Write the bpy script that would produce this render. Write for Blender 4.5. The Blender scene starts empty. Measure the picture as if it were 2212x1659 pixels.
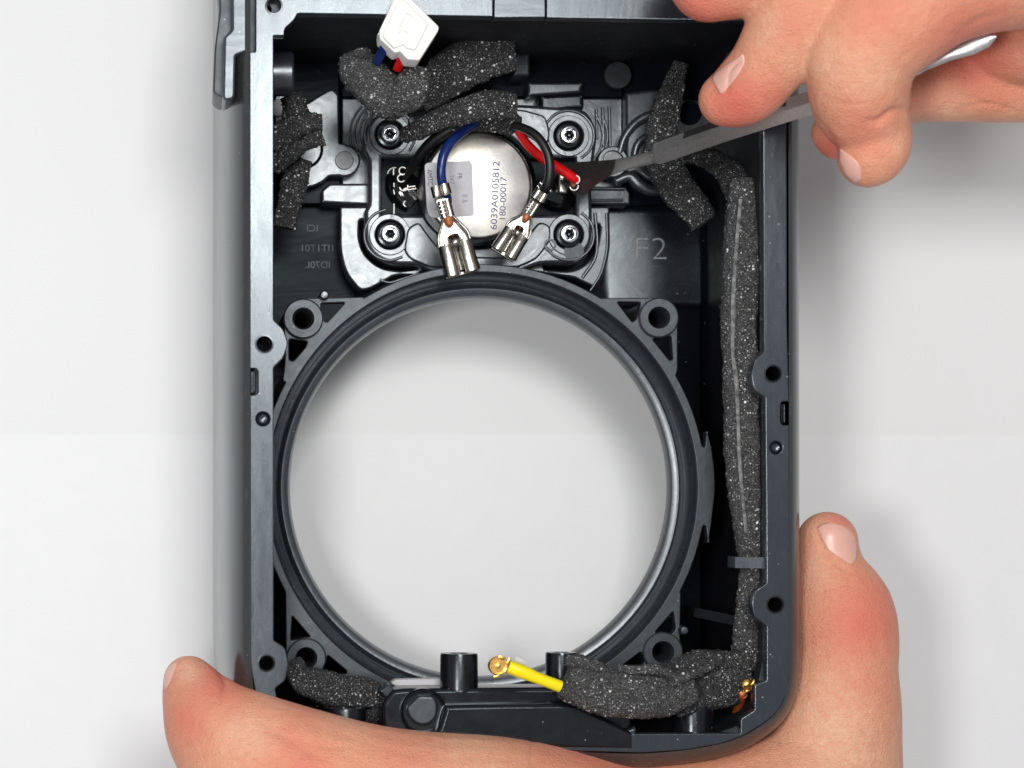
import bpy, bmesh, math, random
import numpy as np
from mathutils import Vector, Matrix, noise
from mathutils.bvhtree import BVHTree
random.seed(7)
PI = math.pi
S = bpy.context.scene
COL = S.collection

# ------------------------------------------------------------------ camera
# 1 unit = 1 cm.  The rim of the enclosure is the plane z = 0.  Pixels of a 2212 x 1659 view.
H = 50.0
NX, NY = 400.0, 1110.0              # foot of the camera in that view (lens shift)
CX, CY = (NX-1106)/100, (829.5-NY)/100
cam_d = bpy.data.cameras.new('camera'); cam = bpy.data.objects.new('camera', cam_d); COL.objects.link(cam)
cam.location = (CX, CY, H); cam.rotation_euler = (0, 0, 0)
cam_d.sensor_width = 36; cam_d.lens = 36*H/22.12
cam_d.shift_x = -CX/22.12; cam_d.shift_y = -CY/22.12
cam_d.clip_start = 1; cam_d.clip_end = 500
cam_d.dof.use_dof = True; cam_d.dof.focus_distance = H+2.0; cam_d.dof.aperture_fstop = .23
S.camera = cam
def P(px, py, z=0.0):
    k = (H-z)/H/100
    return Vector((CX+(px-NX)*k, CY-(py-NY)*k, z))
def R(rpx, z=0.0): return rpx*(H-z)/H/100

# ------------------------------------------------------------------ world and lamps
W = bpy.data.worlds.new('World'); S.world = W; W.use_nodes = True
wn = W.node_tree; wn.nodes.clear()
bg = wn.nodes.new('ShaderNodeBackground'); wo = wn.nodes.new('ShaderNodeOutputWorld')
bg.inputs[0].default_value = (0.93, 0.96, 1.0, 1); bg.inputs[1].default_value = 0.34
wn.links.new(bg.outputs[0], wo.inputs[0])
def area(name, loc, target, size, power, col=(1,1,1), sy=None):
    l = bpy.data.lights.new(name, 'AREA'); l.size = size; l.energy = power; l.color = col
    if sy: l.shape = 'RECTANGLE'; l.size_y = sy
    o = bpy.data.objects.new(name, l); COL.objects.link(o); o.location = loc
    o.rotation_euler = (Vector(target)-Vector(loc)).to_track_quat('-Z', 'Y').to_euler()
    return o
area('ceiling_lamp', (.5, 13.5, 52), (-1, 2, 0), 15, 17000, (1.0, 0.99, 0.97), 13)
area('camera_flash', (-17, -4.5, 49), (-.5, 0, -3), 8, 11500, (1.0, 0.99, 0.98))
area('window_light', (-34, -42, 46), (0, -3, -6), 34, 1800, (0.96, 0.98, 1.0))
S.view_settings.view_transform = 'Standard'; S.view_settings.look = 'None'
S.view_settings.exposure = 0.0; S.view_settings.gamma = 1
S.render.engine = 'CYCLES'

# ------------------------------------------------------------------ materials
class MatB:
    def __init__(s, name):
        s.m = bpy.data.materials.new(name); s.m.use_nodes = True
        s.n = s.m.node_tree.nodes; s.l = s.m.node_tree.links
        s.b = s.n['Principled BSDF']
    def node(s, t, **k):
        n = s.n.new(t)
        for a, v in k.items(): setattr(n, a, v)
        return n
    def set(s, **k):
        for a, v in k.items():
            a = a.replace('_', ' ')
            s.b.inputs[a].default_value = v
        return s
    def coord(s, scale=(1,1,1), rot=(0,0,0)):
        t = s.node('ShaderNodeTexCoord'); m = s.node('ShaderNodeMapping')
        m.inputs['Scale'].default_value = scale; m.inputs['Rotation'].default_value = rot
        s.l.new(t.outputs['Object'], m.inputs[0]); return m.outputs[0]
    def noise(s, co, scale, detail=4, rough=.55, dist=0):
        n = s.node('ShaderNodeTexNoise'); n.inputs['Scale'].default_value = scale
        n.inputs['Detail'].default_value = detail; n.inputs['Roughness'].default_value = rough
        n.inputs['Distortion'].default_value = dist
        s.l.new(co, n.inputs['Vector']); return n.outputs['Fac']
    def ramp(s, fac, stops):
        r = s.node('ShaderNodeValToRGB'); e = r.color_ramp.elements
        while len(e) < len(stops): e.new(0.5)
        for i, (p, c) in enumerate(stops):
            e[i].position = p
            e[i].color = (c, c, c, 1) if not isinstance(c, tuple) else (*c, 1)
        s.l.new(fac, r.inputs[0]); return r.outputs[0]
    def math(s, op, a, b=None, clamp=False):
        n = s.node('ShaderNodeMath', operation=op, use_clamp=clamp)
        for i, v in enumerate((a, b)):
            if v is None: continue
            if isinstance(v, (int, float)): n.inputs[i].default_value = v
            else: s.l.new(v, n.inputs[i])
        return n.outputs[0]
    def mix(s, fac, a, b):
        n = s.node('ShaderNodeMix', data_type='RGBA')
        for i, v in ((0, fac), (6, a), (7, b)):
            if isinstance(v, tuple): n.inputs[i].default_value = (*v, 1)
            elif isinstance(v, (int, float)): n.inputs[i].default_value = v
            else: s.l.new(v, n.inputs[i])
        return n.outputs[2]
    def bump(s, h, strength=.3, dist=.02, prev=None):
        n = s.node('ShaderNodeBump'); n.inputs['Strength'].default_value = strength
        n.inputs['Distance'].default_value = dist
        s.l.new(h, n.inputs['Height'])
        if prev: s.l.new(prev, n.inputs['Normal'])
        s.l.new(n.outputs[0], s.b.inputs['Normal']); return n.outputs[0]
    def to(s, sock, name): s.l.new(sock, s.b.inputs[name])

def plastic(name, base=(.012,.013,.016), rough=(.34,.5), spec=.6, streak=(1,1,1), bump=.12, bs=2.2, fine=.1, warp=1.5):
    m = MatB(name); m.set(Base_Color=(*base, 1), Specular_IOR_Level=spec, Specular_Tint=(.84,.94,1,1))
    co = m.coord(streak)
    n1 = m.noise(co, 1.6, 6, .6, warp)
    m.to(m.ramp(n1, [(.3, rough[0]), (.7, rough[1])]), 'Roughness')
    n2 = m.noise(co, bs, 3, .5, warp)
    b1 = m.bump(n2, bump, .12)
    n3 = m.noise(m.coord(), 60, 3)
    m.bump(n3, fine, .01, b1)
    n4 = m.noise(m.coord(streak), 9, 5, .7)
    bc = m.mix(m.ramp(n4, [(.55, 0.), (.8, .55)]), base, tuple(min(1, c*3.2) for c in base))
    v = m.node('ShaderNodeTexVoronoi'); v.inputs['Scale'].default_value = 5.5; m.l.new(m.coord(), v.inputs['Vector'])
    sp = m.node('ShaderNodeSeparateColor'); m.l.new(v.outputs['Color'], sp.inputs[0])
    dust = m.math('MULTIPLY', m.math('LESS_THAN', v.outputs['Distance'], m.math('MULTIPLY', sp.outputs[1], .11)), m.math('GREATER_THAN', sp.outputs[0], .55))
    m.to(m.mix(m.math('MULTIPLY', dust, .6), bc, (.42,.40,.37)), 'Base Color')
    return m.m
M = {}
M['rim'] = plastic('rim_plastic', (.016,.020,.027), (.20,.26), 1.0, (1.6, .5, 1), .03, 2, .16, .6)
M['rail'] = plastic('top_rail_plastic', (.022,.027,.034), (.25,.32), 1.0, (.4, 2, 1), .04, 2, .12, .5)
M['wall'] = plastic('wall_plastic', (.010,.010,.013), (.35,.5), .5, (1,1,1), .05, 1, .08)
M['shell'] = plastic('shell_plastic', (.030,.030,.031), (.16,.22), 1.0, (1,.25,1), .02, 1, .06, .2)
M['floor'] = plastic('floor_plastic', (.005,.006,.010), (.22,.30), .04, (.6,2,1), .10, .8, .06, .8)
M['housing'] = plastic('moulded_housing_plastic', (.028,.030,.035), (.24,.38), 1.0, (1,1,1), .10, .9, .14, 2.5)
for q_ in ('housing',): 
    b_ = M[q_].node_tree.nodes['Principled BSDF']; b_.inputs['Coat Weight'].default_value = .7; b_.inputs['Coat Roughness'].default_value = .28
M['flange'] = plastic('flange_plastic', (.026,.028,.034), (.32,.45), .62, (1,1,1), .06, 2, .3)
M['ring'] = plastic('ring_plastic', (.020,.022,.030), (.25,.36), .85, (1,1,1), .05, 2, .1)
M['ring'].node_tree.nodes['Principled BSDF'].inputs['Coat Weight'].default_value = .6
M['ring'].node_tree.nodes['Principled BSDF'].inputs['Coat Roughness'].default_value = .3
M['sheen'] = plastic('sheen_plastic', (.005,.006,.010), (.24,.30), .5, (1,1,1), .03, 1.2, .08)
M['gloss'] = plastic('glossy_black_plastic', (.006,.006,.008), (.16,.26), .5, (1,1,1), .03, 2, .05)
def simple(name, col, rough=.5, metal=0, spec=.5, nb=0, ns=20, var=0, **k):
    m = MatB(name); m.set(Base_Color=(*col, 1), Roughness=rough, Metallic=metal, Specular_IOR_Level=spec, **k)
    co = m.coord(); n = m.noise(co, ns, 4)
    if nb: m.bump(n, nb, .02)
    if var:
        n2 = m.noise(co, ns*.3, 5)
        m.to(m.mix(m.ramp(n2, [(.35, 0.), (.7, 1.)]), tuple(c*(1-var) for c in col), tuple(min(1, c*(1+var)) for c in col)), 'Base Color')
    return m.m
M['steel'] = simple('brushed_steel', (.55,.54,.53), .28, .75, nb=.05, ns=30, var=.1)
M['darksteel'] = simple('blade_and_shade_steel', (.05,.048,.046), .42, .5, nb=.06, ns=40, var=.2)  # blade steel; also paints the dark reflection on the handle's upper face
M['handle'] = simple('satin_steel_handle', (.60,.595,.59), .32, .85, nb=.12, ns=70, var=.12)
M['screw'] = simple('screw_steel', (.72,.74,.78), .2, 1, nb=.05, ns=30)
M['screwdark'] = simple('screw_socket', (.08,.085,.1), .25, 1, nb=.3, ns=16)
M['tin'] = simple('tinned_metal', (.36,.34,.30), .27, 1, nb=.25, ns=9, var=.15)
M['copper'] = simple('copper_strands', (.62,.22,.09), .4, .6, nb=.4, ns=40, var=.3)
M['gold'] = simple('gold_plating', (.80,.46,.13), .28, 1, nb=.2, ns=14, var=.1)
M['white'] = simple('white_nylon', (.86,.84,.80), .42, 0, nb=.04, ns=14, Subsurface_Weight=.15, Subsurface_Radius=(.1,.1,.1))
M['red'] = simple('red_insulation', (.72,.006,.008), .32, nb=.05, var=.12)
M['blue'] = simple('blue_insulation', (.006,.024,.13), .28, nb=.05, var=.12)
M['blackwire'] = simple('black_insulation', (.006,.006,.007), .42, nb=.05)
M['yellow'] = simple('yellow_insulation', (.87,.72,.004), .35, nb=.04, var=.05)
M['orange'] = simple('orange_insulation', (.5,.10,.02), .4, nb=.04, var=.2)
M['wax'] = simple('translucent_tape', (.62,.63,.60), .4, nb=.2, ns=5, Subsurface_Weight=.3)
M['sticker'] = simple('paper_sticker', (.50,.49,.52), .55, nb=.1, ns=40, var=.04)
M['ink'] = simple('dark_ink', (.04,.04,.07), .5)
M['inkfaint'] = simple('faint_ink', (.22,.21,.26), .5)
M['inkblue'] = simple('navy_ink', (.03,.025,.14), .5)
M['disc'] = simple('pale_ejector_disc', (.16,.165,.17), .42, .3, nb=.3, ns=12, var=.2)
M['glue'] = simple('glossy_wet_glue', (.004,.004,.005), .06, spec=.7, nb=.9, ns=2.2)
M['solder'] = simple('solder_white', (.80,.78,.74), .3, .3)
m = MatB('magnet_can_metal'); m.set(Metallic=1.0, Specular_IOR_Level=.5)
n = m.noise(m.coord(), 26, 4, .7); n2 = m.noise(m.coord(), .9, 3)
m.to(m.mix(m.ramp(n2, [(.35, 0.), (.65, 1.)]), (.36,.355,.36), (.62,.585,.51)), 'Base Color')
m.to(m.ramp(n, [(.3, .30), (.7, .46)]), 'Roughness'); m.bump(n, .25, .01); M['can'] = m.m
# table paper
m = MatB('white_paper'); n = m.noise(m.coord(), .06, 3); n2 = m.noise(m.coord(), 5, 6, .7)
m.to(m.mix(m.ramp(n, [(.35, 0.), (.65, 1.)]), (.80,.80,.80), (.815,.818,.82)), 'Base Color')
m.set(Roughness=.55, Specular_IOR_Level=.3); m.bump(n2, .06, .03); M['paper'] = m.m
M['paper2'] = simple('bright_paper', (.825,.83,.835), .55, nb=.05, ns=6, var=.008)
# foam
def foam_mat(name, tint):
    m = MatB(name); co = m.coord()
    n1 = m.noise(co, 20, 5, .8); n2 = m.noise(co, 1.2, 3)
    base = m.mix(m.ramp(n1, [(.38, 0.), (.72, 1.)]), (.007,.007,.0075), tint)
    tot = None
    patch = m.ramp(m.noise(co, 1.7, 3, .6), [(.36, .45), (.62, 1.)])
    for sc, thr, rad, pw, amp in ((11, .93, .32, .35, 1.), (17, .86, .33, 1.2, 1.), (30, .60, .34, 2.4, .85), (48, .40, .38, 2.5, .4)):
        v = m.node('ShaderNodeTexVoronoi'); v.inputs['Scale'].default_value = sc
        m.l.new(co, v.inputs['Vector'])
        sep = m.node('ShaderNodeSeparateColor'); m.l.new(v.outputs['Color'], sep.inputs[0])
        a = m.math('GREATER_THAN', sep.outputs[0], thr)
        b = m.math('LESS_THAN', v.outputs['Distance'], rad)
        c = m.math('MULTIPLY', m.math('MULTIPLY', a, b), m.math('MULTIPLY', m.math('POWER', sep.outputs[1], pw), amp))
        tot = c if tot is None else m.math('MAXIMUM', tot, c)
    tot = m.math('MULTIPLY', tot, patch)
    m.to(m.mix(tot, base, (.93,.93,.92)), 'Base Color')  # near-white specks paint the foam cells' glints into the base colour
    m.set(Specular_IOR_Level=.35)
    m.to(m.math('SUBTRACT', .75, m.math('MULTIPLY', tot, .5)), 'Roughness')
    v = m.node('ShaderNodeTexVoronoi'); v.inputs['Scale'].default_value = 17; m.l.new(co, v.inputs['Vector'])
    b1 = m.bump(v.outputs['Distance'], .6, .04); m.bump(n1, .7, .04, b1)
    return m.m
M['lint'] = simple('pale_lint_seam', (.17,.17,.17), .8, nb=.8, ns=22, var=.6)
M['foam'] = foam_mat('charcoal_foam', (.045,.045,.046))
M['foamdust'] = foam_mat('dusty_charcoal_foam', (.10,.10,.10))
# skin
def skin_mat(name):
    m = MatB(name); co = m.coord()
    at = m.node('ShaderNodeAttribute', attribute_name='tint')
    sep = m.node('ShaderNodeSeparateColor'); m.l.new(at.outputs['Color'], sep.inputs[0])
    n1 = m.noise(co, .55, 5, .6, .5); n2 = m.noise(co, 4.5, 8, .75, .6)
    base = m.mix(m.ramp(n1, [(.36, 0.), (.64, 1.)]), (.72,.315,.185), (.78,.405,.25))
    red = m.mix(sep.outputs[0], base, (.70,.15,.115))
    pale = m.mix(sep.outputs[1], red, (.80,.53,.36))
    mott = m.mix(m.ramp(n2, [(.36, 0.), (.68, .5)]), pale, (.66,.21,.135))
    m.to(mott, 'Base Color')
    m.set(Roughness=.46, Specular_IOR_Level=.42, Subsurface_Weight=.25, Subsurface_Radius=(1.0,.35,.18), Subsurface_Scale=.10)
    v = m.node('ShaderNodeTexVoronoi'); v.inputs['Scale'].default_value = 11; v.feature = 'DISTANCE_TO_EDGE'; m.l.new(m.coord((1,1.6,1)), v.inputs['Vector'])
    n3 = m.noise(co, 3.2, 6, .7); n4 = m.noise(m.coord((1,3,1), (0,0,.6)), 14, 5, .7)
    b = m.bump(n3, .5, .08); b = m.bump(v.outputs['Distance'], .5, .05, b); m.bump(n4, .7, .03, b)
    return m.m
M['skin'] = skin_mat('skin')
M['nail'] = simple('finger_nail', (.74,.41,.34), .30, nb=.08, ns=6, var=.05, Subsurface_Weight=.3, Subsurface_Radius=(.4,.2,.12))
M['nailtip'] = simple('nail_edge', (.80,.70,.62), .4, nb=.1)

# ------------------------------------------------------------------ object helpers
def link(name, me, mat=None, parent=None):
    o = bpy.data.objects.new(name, me); COL.objects.link(o)
    if mat and me is not None and not me.materials: me.materials.append(M[mat])
    if parent: o.parent = parent
    return o
def tag(o, label, cat, group=None):
    o['label'] = label; o['category'] = cat
    if group: o['group'] = group
    return o
def thing(name, label, cat, group=None):
    return tag(link(name, None), label, cat, group)
def smooth(me, ang=35):
    for p in me.polygons: p.use_smooth = True
    me.set_sharp_from_angle(angle=math.radians(ang))
def mesh(name, v, f, sm=True, ang=35):
    me = bpy.data.meshes.new(name); me.from_pydata([tuple(a) for a in v], [], f); me.update()
    if sm: smooth(me, ang)
    return me
DG = bpy.context.evaluated_depsgraph_get
def bake(o):
    bpy.context.view_layer.update()
    me = bpy.data.meshes.new_from_object(o.evaluated_get(DG())); bpy.data.objects.remove(o); return me
def plate(name, loops, z0, z1, mat, parent, bevel=.03, zp=None, ang=40):
    """flat plate from pixel loops (seen at height zp, default its top z1)"""
    zp = z1 if zp is None else zp
    bevel = min(bevel, (z1-z0)*.45); L = []
    for lp in loops:
        q = []
        for p in lp:
            w = P(p[0], p[1], zp).xy
            if not q or (w-q[-1]).length > .006: q.append(w)
        if (q[0]-q[-1]).length < .006: q.pop()
        L.append(q)
    A = [np.array([tuple(p) for p in q]) for q in L]
    def inside(P_, skip=-1):
        c = np.zeros(len(P_), bool)
        for j, q in enumerate(A):
            if j == skip: continue
            for (x0, y0), (x1, y1) in zip(q, np.roll(q, -1, 0)):
                if y0 == y1: continue
                c ^= ((y0 > P_[:, 1]) != (y1 > P_[:, 1])) & (P_[:, 0] < (x1-x0)*(P_[:, 1]-y0)/(y1-y0)+x0)
        return c
    ins = []
    for j, q in enumerate(A):
        ar = np.sum(q[:, 0]*np.roll(q[:, 1], -1)-np.roll(q[:, 0], -1)*q[:, 1])
        e = np.roll(q, -1, 0)-q; e /= np.linalg.norm(e, axis=1)[:, None]+1e-9; nl = np.stack([-e[:, 1], e[:, 0]], 1)
        nn = nl+np.roll(nl, 1, 0); l = np.linalg.norm(nn, axis=1)[:, None]; nn = nn/np.maximum(l, .3); nn = nn*np.minimum(1/np.maximum(l/2, .5), 1.6)
        sgn = 1 if ar > 0 else -1
        if inside(q[:1]+0, j)[0]: sgn = -sgn          # a hole: the solid lies outside the loop
        ins.append(nn*sgn)
    bm = bmesh.new()
    lev = [(z0, 0), (z1-bevel, 0), (z1-.5*bevel, .134), (z1-.134*bevel, .5), (z1, 1)]
    for q, nn in zip(A, ins):
        rings = [[bm.verts.new((*(p+d*bevel*t), z)) for p, d in zip(q, nn)] for z, t in lev]
        for r0, r1 in zip(rings, rings[1:]):
            for k in range(len(q)): bm.faces.new((r0[k], r0[k-1], r1[k-1], r1[k]))
    from mathutils.geometry import delaunay_2d_cdt
    for z, t in ((z1, 1), (z0, 0)):
        pts, ed = [], []
        for q, nn in zip(A, ins):
            o0 = len(pts); n_ = len(q)
            pts += [Vector(p+d*bevel*t) for p, d in zip(q, nn)]; ed += [(o0+k, o0+(k+1) % n_) for k in range(n_)]
        vv, _, ff, _, _, _ = delaunay_2d_cdt(pts, ed, [], 0, 1e-5)
        cen = np.array([[sum(vv[i].x for i in f_)/3, sum(vv[i].y for i in f_)/3] for f_ in ff])
        keepA = A; A = [np.array([tuple(p+d*bevel*t) for p, d in zip(q, nn)]) for q, nn in zip(keepA, ins)]
        ok = inside(cen); A = keepA
        bv = [bm.verts.new((v_.x, v_.y, z)) for v_ in vv]
        for f_, k_ in zip(ff, ok):
            if k_:
                f_ = f_ if z == z1 else f_[::-1]
                try: bm.faces.new([bv[i] for i in f_])
                except ValueError: pass
        for v_ in [v_ for v_ in bv if not v_.link_faces]: bm.verts.remove(v_)
    bmesh.ops.remove_doubles(bm, verts=bm.verts, dist=2e-5)
    bmesh.ops.recalc_face_normals(bm, faces=bm.faces)
    me = bpy.data.meshes.new(name); bm.to_mesh(me); bm.free()
    smooth(me, ang)
    for p in me.polygons:
        if abs(p.normal.z) > .9995: p.use_smooth = False
    return link(name, me, mat, parent)
def circ(cx, cy, r, n=48, a0=0, a1=360):
    full = abs(a1-a0) >= 360
    return [(cx+r*math.cos(math.radians(a0+(a1-a0)*i/(n if full else n-1))), cy+r*math.sin(math.radians(a0+(a1-a0)*i/(n if full else n-1)))) for i in range(n)]
def rnd(pts, r, n=5):
    """round the corners of a closed pixel polygon"""
    out = []; N = len(pts)
    for i in range(N):
        a, b, c = Vector(pts[i-1][:2]), Vector(pts[i][:2]), Vector(pts[(i+1) % N][:2])
        rr = pts[i][2] if len(pts[i]) > 2 else r
        u, v = (a-b), (c-b); lu, lv = u.length, v.length
        d = min(rr, lu*.48, lv*.48)
        if d < .5: out.append(tuple(b)); continue
        p0, p1 = b+u/lu*d, b+v/lv*d
        for k in range(n+1):
            t = k/n; q = p0*(1-t)**2+b*2*t*(1-t)+p1*t*t; out.append((q.x, q.y))
    return out
def rect(x0, y0, x1, y1, r=0): return rnd([(x0,y0),(x1,y0),(x1,y1),(x0,y1)], r) if r else [(x0,y0),(x1,y0),(x1,y1),(x0,y1)]
def stroke(path, w, n=8):
    """outline of a thick line"""
    pts = spline([(*p, 0) for p in path], 6) if len(path) > 2 else [Vector((*p, 0)) for p in path]
    L, Rr = [], []
    for i, p in enumerate(pts):
        t = (pts[min(i+1, len(pts)-1)]-pts[max(i-1, 0)]).normalized(); nrm = Vector((-t.y, t.x, 0))
        L.append(p+nrm*w/2); Rr.append(p-nrm*w/2)
    def cap(p, t):
        a = math.atan2(t.y, t.x)
        return [(p.x+w/2*math.cos(a+PI/2-PI*k/n), p.y+w/2*math.sin(a+PI/2-PI*k/n)) for k in range(1, n)]
    te = (pts[-1]-pts[-2]).normalized(); ts = (pts[0]-pts[1]).normalized()
    return [(q.x, q.y) for q in L]+cap(pts[-1], te)+[(q.x, q.y) for q in reversed(Rr)]+cap(pts[0], ts)
def spline(ctrl, per=8):
    """Catmull-Rom through tuples of any length -> list of numpy/Vectors"""
    c = [np.array(p, float) for p in ctrl]; c = [2*c[0]-c[1]]+c+[2*c[-1]-c[-2]]
    out = []
    for i in range(1, len(c)-2):
        for k in range(per):
            t = k/per; a, b, d, e = c[i-1], c[i], c[i+1], c[i+2]
            out.append(.5*((2*b)+(-a+d)*t+(2*a-5*b+4*d-e)*t*t+(-a+3*b-3*d+e)*t**3))
    out.append(c[-2])
    return [Vector(o) for o in out] if len(ctrl[0]) == 3 else out
def tube(name, ctrl, mat, parent, seg=14, per=10, cap=True, flat=1.0):
    """ctrl: (px,py,z,r_px)"""
    pts = spline(ctrl, per) if len(ctrl) > 2 else [np.array(c, float) for c in ctrl]
    C = [P(p[0], p[1], p[2]) for p in pts]; v, f = [], []
    for i, c in enumerate(C):
        t = (C[min(i+1, len(C)-1)]-C[max(i-1, 0)]).normalized()
        s = t.cross(Vector((0,0,1)));  s = s.normalized() if s.length > 1e-4 else Vector((1,0,0))
        u = s.cross(t).normalized(); r = R(pts[i][3], pts[i][2])
        for k in range(seg):
            a = 2*PI*k/seg; v.append(c+s*math.cos(a)*r+u*math.sin(a)*r*flat)
    n = len(C)
    for i in range(n-1):
        for k in range(seg):
            a, b = i*seg+k, i*seg+(k+1) % seg; f.append((a, b, b+seg, a+seg))
    if cap: f.append(tuple(range(seg-1, -1, -1))); f.append(tuple(range((n-1)*seg, n*seg)))
    me = mesh(name, v, f); me.flip_normals() if False else None
    bm = bmesh.new(); bm.from_mesh(me); bmesh.ops.recalc_face_normals(bm, faces=bm.faces); bm.to_mesh(me); bm.free(); smooth(me, 50)
    return link(name, me, mat, parent)
def lathe(name, center, prof, mat, parent, seg=48, axis='Z', close=False, ang=35):
    """prof: (r, h) pairs, revolved about an axis through center"""
    v, f = [], []
    for (r, h) in prof:
        for k in range(seg):
            a = 2*PI*k/seg; x, y = r*math.cos(a), r*math.sin(a)
            q = {'Z': (x, y, h), 'Y': (x, h, y), 'X': (h, x, y)}[axis]
            v.append(Vector(q)+Vector(center))
    n = len(prof)
    for i in range(n-1 if not close else n):
        for k in range(seg):
            a, b = i*seg+k, i*seg+(k+1) % seg; j = ((i+1) % n)*seg
            f.append((a, b, j+(k+1) % seg, j+k))
    if not close: f.append(tuple(range((n-1)*seg, n*seg)))
    me = mesh(name, v, f, ang=ang)
    bm = bmesh.new(); bm.from_mesh(me); bmesh.ops.remove_doubles(bm, verts=bm.verts, dist=1e-5)
    bmesh.ops.recalc_face_normals(bm, faces=bm.faces); bm.to_mesh(me); bm.free(); smooth(me, ang)
    return link(name, me, mat, parent)
def screw_at(cx, cy, zb, rw, parent, tilt=0):
    c = P(cx, cy, zb); k = (H-zb)/H/100
    s = lathe('screw', c, [(rw*k, -.5), (rw*k, .02), (rw*.93*k, .07), (rw*.78*k, .08), (rw*.76*k, .03), (0, .03)], 'gloss', parent, 40)
    h = lathe('screw_head', c, [(rw*.72*k, -.1), (rw*.73*k, .12), (rw*.70*k, .20), (rw*.62*k, .235), (rw*.50*k, .24), (rw*.46*k, .20), (rw*.45*k, .12), (0, .12)], 'screw', s, 40)
    d = lathe('socket', c, [(rw*.44*k, .10), (rw*.44*k, .135), (rw*.3*k, .15), (rw*.12*k, .19), (0, .2)], 'screwdark', s, 6, ang=10)
    return s
def text(body, name, px, py, z, size_px, rot, mat, parent, sx=1., ext=.004, mirror=False, bev=0, align='LEFT', thin=0):
    cu = bpy.data.curves.new(name, 'FONT'); cu.body = body; cu.size = 1; cu.extrude = ext; cu.bevel_depth = bev
    cu.align_x = align; cu.offset = thin
    o = bpy.data.objects.new(name, cu); COL.objects.link(o); me = bake(o); me.materials.clear()
    k = R(size_px, z)
    me.transform(Matrix.Translation(P(px, py, z)) @ Matrix.Rotation(rot, 4, 'Z') @ Matrix.Diagonal((k*sx*(-1 if mirror else 1), k, 1, 1)))
    return link(name, me, mat, parent)
def boxm(name, c, size, mat, parent, rot=(0,0,0), bev=.03, seg=2):
    bm = bmesh.new(); bmesh.ops.create_cube(bm, size=1)
    for q in bm.verts: q.co = Vector((q.co.x*size[0], q.co.y*size[1], q.co.z*size[2]))
    if bev: bmesh.ops.bevel(bm, geom=bm.edges[:], offset=bev, segments=seg, affect='EDGES', profile=.5)
    me = bpy.data.meshes.new(name); 
    from mathutils import Euler
    bmesh.ops.transform(bm, matrix=Matrix.Translation(c) @ Euler(rot).to_matrix().to_4x4(), verts=bm.verts)
    bm.to_mesh(me); bm.free(); smooth(me)
    return link(name, me, mat, parent)

# ------------------------------------------------------------------ setting
TZ = -7.4
me = mesh('table', [(-90,-80,TZ), (90,-80,TZ), (90,80,TZ), (-90,80,TZ)], [(0,1,2,3)], sm=False)
tb = link('table', me, 'paper'); tb['kind'] = 'structure'; tb['label'] = 'matt white paper covered table top under the black enclosure'

me = mesh('paper_sheet', [(-80,-70,TZ+.006), (80,-70,TZ+.006), (80,P(0,948,TZ).y,TZ+.03), (-80,P(0,930,TZ).y,TZ+.03)], [(0,1,2,3)], sm=False)
ps = link('paper_sheet', me, 'paper2'); ps['kind'] = 'structure'; ps['label'] = 'brighter white paper sheet covering the lower half of the table'

# ------------------------------------------------------------------ enclosure
E = thing('speaker_enclosure', 'open black plastic speaker enclosure with one large round opening, held in the left hand', 'speaker enclosure')
TABL = [(591,691,4),(612,711,8),(623,741,10),(612,773,8),(591,793,4)]
TABBL = [(591,1384,4),(616,1400,8),(623,1435,10),(616,1471,8),(594,1487,4)]
TABR = [(1650,760,4),(1631,776,8),(1622,809,10),(1629,843,8),(1653,858,4)]
TABR2 = [(1656,1260,4),(1633,1274,8),(1623,1300,10),(1629,1332,8),(1656,1351,4)]
inner = [(1181,38),(1648,45),]+TABR+TABR2+[(1656,1470,3),(1630,1479,3),(1630,1534,3),(1600,1553,3),(1600,1584,3),(830,1587,3),(650,1582,8),(606,1545,20)]+TABBL[::-1]+TABL[::-1]+[(591,77,2),(614,77,2),(615,62,6),(636,43,6),(643,29,4),(1065,36)]
outer = [(1065,-70),(552,-70),(552,112,2),(539,112,2),(539.5,796,1),(553,796,5),(557,801,5),(557,848,6),(552,853,5),(540,853,1),(541,1440,20),(556,1515,20),(600,1580,20),(720,1612,20),(1047,1622,20),(1243,1622,20),(1387,1626,20),(1483,1619,14),(1556,1606,14),(1604,1590,14),(1650,1562,14),(1682,1535,14),(1702,1490,14),(1706,1420,14),(1704,918,1),(1690,918,4),(1686,912,4),(1686,873,4),(1690,867,4),(1704,867,1),(1700,700),(1699,-70),(1181,-70)]
holes = [(592,13,15),(571,743,16),(575,1432,15),(1669,807,15),(1674,1306,15)]
dimples = [(568,905,15),(1676,967,14)]
plate('rim', [rnd(outer+inner, 0, 4)]+[circ(*h, 32) for h in holes+dimples], -.35, 0, 'rim', E, .022)
plate('rim_rail', [rect(1067.5,-70,1178,37.5)], -.35, .004, 'rail', E, .02)
for (x, y, r) in holes:
    k = .01; c = P(x, y, 0)
    lathe('screw_hole', c, [((r+5)*k, -.02), ((r+4.5)*k, .018), ((r+1)*k, .02), ((r-1)*k, -.05), ((r-3.2)*k, -.5), ((r-4)*k, -2.9), (0, -2.9)], 'gloss', E, 36)
for (x, y, r) in dimples:
    k = .01; c = P(x, y, 0)
    lathe('ejector_dimple', c, [((r+.5)*k, -.3), ((r-2)*k, -.12), ((r-5)*k, -.10), ((r-6)*k, -.03), (.03, -.05), (0, -.05)], 'rim', E, 32)
# slots with their metal-bright lip
for (x0, x1, y0, y1) in ((540,553,799,850),(1691,1703,870,915)):
    plate('latch_slot', [rect(x0, y0, x1, y1, 4)], -.6, -.22, 'gloss', E, .03, 0)
    tube('latch_lip', [(x0+(9 if x0 < 1000 else 3), y0+4, -.12, 1.6), (x0+(9 if x0 < 1000 else 3), y1-4, -.12, 1.6)], 'rim', E, 8)
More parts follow.
